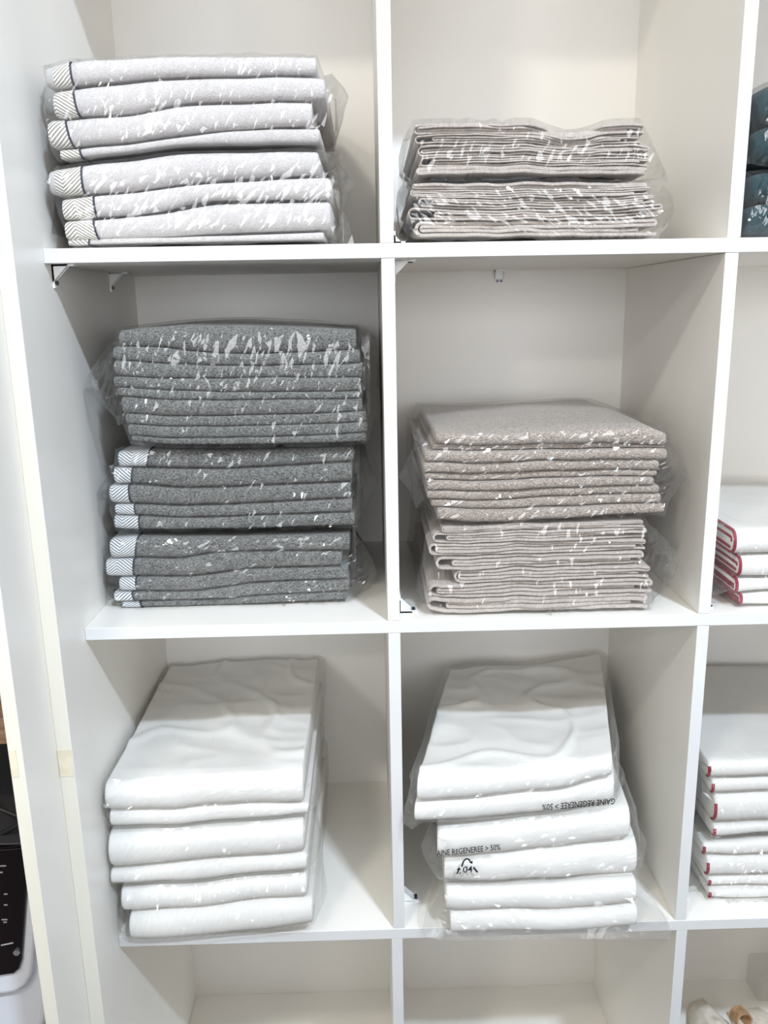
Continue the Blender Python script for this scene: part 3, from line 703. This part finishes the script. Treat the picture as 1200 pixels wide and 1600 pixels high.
for i, (ul, ur, tp, bt) in enumerate(Bm):
    towel('folded_sheet', f'{"upper" if i % 2 == 0 else "lower"} white folded sheet in the {nm3[i//2]} bag of the slanting pile with printed bags', 'bed linen', f'white sheets in the {nm3[i//2]} printed pile bag', M['sheet'],
          ul, ur, tp, bt, ys + [-.012, -.008, .004, .002, .004, 0][i], ymap=ys+(-.012 if i < 2 else 0), yb=ysb-.01-(.05 if i < 2 else 0), k=kk[i][0], kx=kk[i][1], x0=.04, seed=110+i, roll=1.0, wob=.002, wr=.010 if i == 0 else .002, nyt=60 if i == 0 else 8, ends=.14, nx=90, rmax=.035, floor=SH[3] if i == 5 else None, **ends_of(i % 2, 2, .0038))
PB = PILE[-6:]
BO = [[(628, 1302), (638, 1265), (648, 1225), (720, 1207), (850, 1196), (952, 1178), (966, 1205), (982, 1240), (970, 1258), (958, 1268), (850, 1283), (740, 1293), (660, 1301), (640, 1310)],
      [(668, 1330), (662, 1352), (680, 1374), (694, 1390), (800, 1391), (900, 1386), (992, 1381), (1015, 1360), (1020, 1335), (1004, 1312), (988, 1290), (976, 1270), (850, 1285), (740, 1296), (674, 1300)],
      [(660, 1462), (668, 1430), (688, 1392), (850, 1392), (995, 1382), (1030, 1420), (1054, 1463), (1050, 1477), (1010, 1476), (900, 1473), (760, 1476), (700, 1478), (668, 1472)]]
bags3 = []
for i, ol in enumerate(BO):
    bags3.append(bag(['topmost plastic bag of the slanting sheet pile, its printing upside down', 'middle plastic bag of the slanting sheet pile, printed with a recycling triangle', 'bottom plastic bag of the slanting sheet pile, its hem hanging over the shelf edge'][i],
        'bags of the printed sheet pile', PB[2*i:2*i+2], ol, ys+[-.012, .002, 0][i], ysb-.012-(.05 if i < 1 else 0), 'soft_film', k=kk[i*2][0], kx=kk[i*2][1], x0=.04, zmin=None if i < 2 else SH[3]+.0008, hem=i == 2, calm=[(830, 965, 1245, 1282), (672, 800, 1308, 1372), None][i],
        seed=24+i, angle=[35, 10, -20][i], ear=.03 if i < 2 else .012, xmax=DIV2[2]-.001))
# printing on the bags
def print_on(bagobj, polys, origin, ax, up, y_guess, kx_=0.0):
    """lay flat 2D polygons (lists of points and faces) on the film's front"""
    tree = BVHTree.FromPolygons([v.co for v in bagobj.data.vertices], [p.vertices for p in bagobj.data.polygons])
    bm = bmesh.new()
    for verts, faces in polys:
        vs = []
        for a, b_ in verts:
            p = origin + ax*a + up*b_
            h = tree.ray_cast(Vector((p.x, -.6, p.z)), Vector((0, 1, 0)))
            y = h[0].y if h[0] is not None else y_guess
            vs.append(bm.verts.new((p.x, min(y-.0006, y_guess + kx_*(p.x-.04)), p.z)))
        for f in faces:
            try: bm.faces.new([vs[i] for i in f])
            except ValueError: pass
    return obj('printing', bm, M['ink'], bagobj)
def text_polys(s):
    cu = bpy.data.curves.new('txt', 'FONT'); cu.body = s; cu.size = 1.0; cu.resolution_u = 3; cu.offset = .012
    to = bpy.data.objects.new('txt', cu); COL.objects.link(to); dg = bpy.context.evaluated_depsgraph_get()
    me = bpy.data.meshes.new_from_object(to.evaluated_get(dg)); bpy.data.objects.remove(to)
    bm = bmesh.new(); bm.from_mesh(me); bmesh.ops.subdivide_edges(bm, edges=[e for e in bm.edges if e.calc_length() > .25], cuts=2)
    bmesh.ops.triangulate(bm, faces=bm.faces); bm.to_mesh(me); bm.free()
    vs = [(v.co.x, v.co.y) for v in me.vertices]; fs = [tuple(p.vertices) for p in me.polygons]; bpy.data.meshes.remove(me)
    wd = max(v[0] for v in vs); return [( [(a/wd, b_/wd) for a, b_ in vs], fs)]
def place_text(bagobj, s, p0, p1, y, k, flatten=1.0):
    a = at(*p0, y, k, .04); c = at(*p1, y, k, .04); ax = Vector((c.x-a.x, 0, c.z-a.z)); up = Vector((-ax.z, 0, ax.x))*flatten
    return print_on(bagobj, text_polys(s), a, ax, up, y-.006, k)
place_text(bags3[0], 'GAINE REGENEREE > 50%', (960, 1244), (846, 1254), ys-.018, ks, 1.4)
place_text(bags3[1], 'AINE REGENEREE > 50%', (682, 1334), (781, 1324), ys-.004, .06, 1.5)
def stroke(pts, wd):
    out = []
    for (x1, y1), (x2, y2) in zip(pts, pts[1:]):
        dx, dy = x2-x1, y2-y1; l = math.hypot(dx, dy); nx_, ny_ = -dy/l*wd/2, dx/l*wd/2
        out.append(([(x1+nx_, y1+ny_), (x2+nx_, y2+ny_), (x2-nx_, y2-ny_), (x1-nx_, y1-ny_)], [(3, 2, 1, 0)]))
    return out
mk = stroke([(-7, 1), (-4.5, 8.5), (-1.5, 11.5), (1.5, 11.5), (4.5, 7.5)], 2.2) + [([(2.2, 6.5), (7.6, 8.2), (7.2, 3.2)], [(0, 2, 1)])]
mk += stroke([(-13, -10), (-10.5, -3.5)], 2.2) + [([(-13.6, -3.6), (-8.2, -4.6), (-9.8, .6)], [(0, 1, 2)])]
mk += stroke([(8.5, -1.5), (14, -9.5)], 2.4) + [([(-10.5, -9), (-8, -7.5), (-8, -10.5)], [(0, 1, 2)])]
o_ = at(729, 1351, ys-.004, .06, .04); o2 = at(730, 1351, ys-.004, .06, .04); ax = Vector((o2.x-o_.x, 0, o2.z-o_.z)); up_ = Vector((-ax.z, 0, ax.x))
ax = Matrix.Rotation(math.radians(-4), 3, 'Y') @ ax*1.18; up_ = Vector((-ax.z, 0, ax.x))
zf = [([(a*13-5.6, b_*13-8.5) for a, b_ in vs], fs) for vs, fs in text_polys('04')]
print_on(bags3[1], mk + zf, o_, ax, up_, ys-.009, .06)

# ================================================================== right hand cubbies
# teal towels, top shelf
yq = .03
tl = [[(1180, 136), (1190, 128), (1240, 118), (1520, 118)], [(1178, 196), (1240, 190), (1520, 188)], [(1172, 262), (1240, 262), (1520, 258)], [(1167, 318), (1240, 314), (1520, 310)], [(1163, 374), (1240, 373), (1520, 372)]]
for i in range(4):
    towel('bath_towel', f'dark teal towel, {stack_labels(4)[i]} in the bags of teal towels', 'towel', 'teal towels on the top shelf', M['teal_terry'],
          [1186, 1182, 1176, 1168][i], 1500, tl[i], tl[i+1], yq, .40, seed=130+i, roll=1, wob=.003, ends=.8, floor=SH[1] if i == 3 else None, **ends_of(i % 2, 2))
PB = PILE[-4:]
for i in range(2):
    bag(f'clear plastic bag around the {["upper", "lower"][i]} pair of dark teal towels', 'bags of teal towels', PB[2*i:2*i+2],
        [[(1180, 200), (1178, 170), (1182, 138), (1195, 122), (1240, 114), (1520, 114), (1530, 180), (1520, 256), (1240, 259), (1176, 258)], [(1172, 266), (1240, 263), (1520, 260), (1532, 320), (1520, 374), (1240, 375), (1162, 376), (1165, 320)]][i],
        yq, .40, seed=30+i, angle=75, xmin=DIV2[0]+T+.001, zmin=SH[1]+.0008)
# white linen with red trim, second shelf
yr = .016
Rr = [(1148, [(1148, 824), (1200, 822), (1450, 822)], [(1148, 869), (1200, 868), (1450, 866)]),
      (1156, [(1156, 870), (1200, 868), (1450, 866)], [(1156, 904), (1200, 904), (1450, 902)]),
      (1151, [(1151, 905), (1200, 905), (1450, 902)], [(1151, 931), (1200, 926), (1450, 922)]),
      (1157, [(1157, 931), (1200, 927), (1450, 922)], [(1157, 952), (1200, 953), (1450, 952)])]
for i, (ul, tp, bt) in enumerate(Rr):
    towel('folded_linen', f'white linen with red edging, {stack_labels(4)[i]} in its bag on the second shelf', 'linen', 'red edged linen on the second shelf', M['sheet'],
          ul, 1450, tp, bt, yr + .002*i, .36, ymap=yr, gap=.0018, seed=140+i, roll=.9, wob=.002, ends=.25, trim=[(.001, .0004, .0022, 2, 27), (-.0005, -.005, .0020, 0, 10), (.0005, -.009, .0022, 14, 29)], floor=SH[2] if i == 3 else None, **ends_of(i, 4))
bag('clear plastic bag around the red-edged linen on the second shelf', 'bags of red edged linen', PILE[-4:],
    [(1118, 935), (1120, 870), (1124, 822), (1146, 818), (1200, 818), (1450, 818), (1470, 880), (1450, 954), (1200, 955), (1152, 955)],
    yr, .36, seed=40, angle=80, xmin=DIV2[1]+T+.001, zmin=SH[2]+.0008)
# white linen with red trim, third shelf
yv = .045
Rs = [(1108, [(1108, 1187), (1200, 1184), (1420, 1180)], [(1112, 1219), (1200, 1216), (1420, 1212)]),
      (1113, [(1113, 1220), (1200, 1217), (1420, 1213)], [(1115, 1244), (1200, 1240), (1420, 1236)]),
      (1118, [(1118, 1245), (1200, 1241), (1420, 1237)], [(1120, 1291), (1200, 1287), (1420, 1284)]),
      (1116, [(1116, 1292), (1200, 1288), (1420, 1285)], [(1118, 1316), (1200, 1309), (1420, 1304)]),
      (1100, [(1100, 1318), (1200, 1311), (1420, 1306)], [(1105, 1340), (1200, 1340), (1420, 1336)]),
      (1105, [(1105, 1341), (1200, 1341), (1420, 1337)], [(1108, 1373), (1200, 1371), (1420, 1368)]),
      (1108, [(1108, 1374), (1200, 1372), (1420, 1369)], [(1108, 1389), (1200, 1388), (1420, 1386)]),
      (1108, [(1108, 1390), (1200, 1389), (1420, 1387)], [(1108, 1407), (1200, 1414), (1420, 1414)])]
for i, (ul, tp, bt) in enumerate(Rs):
    nm = 'upper' if i < 4 else 'lower'
    towel('folded_linen', f'red-edged white linen, {stack_labels(4)[i%4]} in the {nm} of two bags on the third shelf', 'linen', f'red edged linen in the {nm} third shelf bag', M['sheet'],
          ul, 1420, tp, bt, yv + [0, .003, 0, .003, .004, .002, .004, 0][i], .42, ymap=yv, gap=.0022, seed=150+i, roll=.9, wob=.002, ends=.25, wr=.003 if i == 0 else 0, nyt=18 if i == 0 else 8,
          trim=[(.0012, .0002, .0024, 9 if i else 19, 17 if i else 27), (.0005, -.004, .0026, 2, 7)], floor=SH[3] if i == 7 else None, **ends_of(i % 4, 4))
PB = PILE[-8:]
for i in range(2):
    bag(f'clear plastic bag around the {["upper", "lower"][i]} red-edged linen on the third shelf', 'bags of red edged linen', PB[4*i:4*i+4],
        [[(1088, 1310), (1092, 1250), (1098, 1186), (1112, 1182), (1200, 1179), (1420, 1176), (1440, 1240), (1420, 1305), (1200, 1310), (1110, 1318)], [(1080, 1392), (1084, 1345), (1092, 1320), (1200, 1312), (1420, 1307), (1440, 1360), (1420, 1416), (1200, 1417), (1110, 1412)]][i],
        yv, .42, seed=42+i, angle=[-50, 40][i], xmin=DIV2[2]+T+.001, zmin=SH[3]+.0008)
# odds and ends, bottom shelf
def blob(name, label, cat, m, pts, z0, h, seed, sub=14):
    """soft folded cloth: a lumpy sheet over a ground outline"""
    bm = bmesh.new(); c = sum((Vector(p) for p in pts), Vector((0, 0)))/len(pts); rings = []
    for q in range(sub):
        t = q/(sub-1); ring = []
        for i in range(len(pts)*4):
            a, b_ = Vector(pts[i//4]), Vector(pts[(i//4+1) % len(pts)]); p = a.lerp(b_, (i % 4)/4)
            f = 1-t; p2 = c + (p-c)*(1-t**1.6)
            ring.append(bm.verts.new((p2.x, p2.y, z0 + h*(math.sin(t*math.pi/2))**.7*(1+.25*nz(p2.x*30, p2.y*30, seed)) + .008*nz(p2.x*60, p2.y*60, seed+5)*t)))
        rings.append(ring)
    for q in range(sub-1):
        for i in range(len(rings[0])):
            j = (i+1) % len(rings[0]); bm.faces.new((rings[q][i], rings[q][j], rings[q+1][j], rings[q+1][i]))
    bm.faces.new(rings[0][::-1]); bmesh.ops.remove_doubles(bm, verts=bm.verts, dist=1e-5); bmesh.ops.recalc_face_normals(bm, faces=bm.faces)
    return tag(obj(name, bm, m, None, True), label, cat)
Z4 = SH[4]+.0006
blob('cloth_pouch', 'crumpled cream canvas pouch lying on the bottom shelf beside the divider', 'pouch', M['canvas'], [(.575, .30), (.60, .375), (.63, .385), (.665, .30), (.67, .16), (.56, .14)], Z4, .045, 3)
blob('cloth_pouch', 'flat cream cloth lying on the bottom shelf under the tan leather loop', 'pouch', M['canvas'], [(.672, .14), (.672, .36), (.74, .37), (.80, .30), (.80, .14)], Z4, .014, 9)
def loop():
    o = at(1155, 1588, .27); pts = []
    for i in range(15):
        a = math.pi*1.5*i/14 - .5; pts.append((o.x - .016*math.cos(a)*.9 + .004, .27 + .004*i/14, o.z - .004 + .014*math.sin(a)*1.2))
    bm = bmesh.new(); w_ = .011; rows = []
    for i, p in enumerate(pts):
        q = Vector(p); c = Vector((o.x, p[1], o.z)); r_ = (q-c).normalized()
        rows.append([bm.verts.new(q + r_*.0015 + Vector((.3*w_, -w_, 0))), bm.verts.new(q + r_*.0015 + Vector((-.3*w_, w_, 0))), bm.verts.new(q - r_*.0015 + Vector((-.3*w_, w_, 0))), bm.verts.new(q - r_*.0015 + Vector((.3*w_, -w_, 0)))])
    for i in range(len(rows)-1):
        for k_ in range(4): bm.faces.new((rows[i][k_], rows[i][(k_+1) % 4], rows[i+1][(k_+1) % 4], rows[i+1][k_]))
    bm.faces.new(rows[0][::-1]); bm.faces.new(rows[-1]); bmesh.ops.recalc_face_normals(bm, faces=bm.faces)
    return tag(obj('leather_loop', bm, M['leather']), 'tan leather loop curled up on the cream cloth of the bottom shelf', 'loop')
loop()
# clear plastic box on the bottom shelf
bm = bmesh.new(); box(bm, .745, .84, .385, .45, Z4, Z4+.07, .006)
tag(obj('plastic_box', bm, M['film']), 'clear plastic box standing at the back of the bottom shelf', 'box')

# ================================================================== left of the shelving: wooden board, machine, cables
pl_ = empty('coffee_machine', (-.62, -.05, -1.30)); tag(pl_, 'pale grey machine with glossy black control panel beside the shelving unit', 'machine')
YM = -.04
def mpart(name, bm, m, parent, sm=False):
    o = obj(name, bm, m, parent, sm)
    if parent is pl_: o.matrix_parent_inverse = Matrix.Translation(-pl_.location)
    return o
def px_slab(outline, y0, y1, bev, n=1):
    """upright slab whose front outline is given corner by corner"""
    pts = [(at(u, v, YM).x, at(u, v, YM).z) for u, v in outline]
    for _ in range(n):
        pts = [q for i in range(len(pts)) for q in ((pts[i][0]*.75+pts[(i+1) % len(pts)][0]*.25, pts[i][1]*.75+pts[(i+1) % len(pts)][1]*.25), (pts[i][0]*.25+pts[(i+1) % len(pts)][0]*.75, pts[i][1]*.25+pts[(i+1) % len(pts)][1]*.75))]
    bm = bmesh.new(); f0 = [bm.verts.new((x, y0, z)) for x, z in pts]; f1 = [bm.verts.new((x, y1, z)) for x, z in pts]
    bm.faces.new(f0); bm.faces.new(f1[::-1]); n = len(pts)
    for i in range(n): bm.faces.new((f0[i], f0[(i+1) % n], f1[(i+1) % n], f1[i]))
    bmesh.ops.recalc_face_normals(bm, faces=bm.faces)
    if bev: bmesh.ops.bevel(bm, geom=[e for e in bm.edges if all(abs(v.co.y-y0) < 1e-6 for v in e.verts)], offset=bev, segments=3, affect='EDGES', profile=.5)
    return bm
mpart('body', px_slab([(-420, 1360), (30, 1345), (66, 1342), (72, 1560), (70, 1602), (52, 1640), (-420, 1700)], YM+.004, .34, .008), M['shell'], pl_)
mpart('bezel', px_slab([(-400, 1352), (30, 1332), (64, 1330), (60, 1400), (56, 1490), (50, 1530), (20, 1549), (-400, 1600)], YM-.010, YM+.01, .006), M['shell'], pl_)
pn = mpart('control_panel', px_slab([(-380, 1345), (20, 1318), (54, 1313), (47, 1385), (42, 1460), (39, 1500), (24, 1514), (-380, 1560)], YM-.016, YM, .003), M['black_gloss'], pl_)
lid_z = at(20, 1318, YM).z; bm = bmesh.new(); box(bm, at(-420, 1330, YM).x, XB-.02, YM-.006, .34, lid_z+.001, lid_z+.004, .001); mpart('lid', bm, M['lid'], pl_)
for u, v, wd, hh in [(5, 1353, .008, .002), (2, 1363, .004, .002), (9, 1397, .005, .002), (9, 1414, .005, .002), (7, 1437, .008, .0018), (8, 1441, .005, .0018)]:
    p = at(u, v, YM-.0166); bm = bmesh.new(); box(bm, p.x-wd/2, p.x+wd/2, p.y-.0003, p.y+.0003, p.z-hh/2, p.z+hh/2); mpart('legend', bm, M['print'], pn)
bm = bmesh.new(); tube(bm, [at(2, 1477, YM-.018), at(21, 1473, YM-.018)], .0012, 8); mpart('silver_line', bm, M['silver'], pn)
bm = bmesh.new(); p = at(26, 1488, YM-.0175); cyl(bm, p, (0, 1, 0), .0045, .004, 8); mpart('button', bm, M['silver'], pn)
# stand under a board: wooden shelf and its black supports
p0 = at(16, 1163, -.06); wb = bmesh.new(); box(wb, p0.x-.6, p0.x, -.06, .30, p0.z, at(9, 1122, -.06).z, .002)
tag(obj('wooden_board', wb, M['wood']), 'brown wooden board mounted beyond the outer side panel', 'board')
for (a, b_) in ([(0, 1264), (32, 1277)], [(-4, 1306), (34, 1287)]):
    q0, q1 = at(*a, -.02), at(*b_, -.02 if a[1] < 1280 else -.03); d_ = q1-q0; bm = bmesh.new()
    tube(bm, [q0-d_*2.5+Vector((0, 0, .03 if a[1] < 1280 else 0)), q0-d_*1.2+Vector((0, .004, .008 if a[1] < 1280 else 0)), q0, q1, q1+d_*.3], .0035, 8)
    tag(obj('cable', bm, M['rubber'], None, True), ['upper', 'lower'][0 if a[1] < 1280 else 1] + ' black cable running behind the coffee machine', 'cable')
bm = bmesh.new(); q = at(12, 1175, -.05); tube(bm, [(q.x, -.03, q.z+.004), (q.x+.004, -.03, q.z-.05), (q.x+.012, .02, q.z-.12)], .004, 8)
tag(obj('cable', bm, M['rubber'], None, True), 'black cable dropping from the end of the wooden board', 'cable')
# tape on the panel fronts
for (u0, u1, v0, v1, y, nm) in ((97, 114, 1171, 1213, YA, 'inner'), (19, 29, 1172, 1214, YB, 'outer')):
    a, c = at(u0, v1, y), at(u1, v0, y); bm = bmesh.new()
    x_a, x_b = (XB+.001, X0-.001) if nm == 'inner' else (XB-.015, XB-.007)
    box(bm, x_a, x_b, y-.0008, y-.0001, a.z, c.z)
    tag(obj('masking_tape', bm, M['tape']), f'cream strip of tape on the front edge of the {nm} side panel', 'tape')
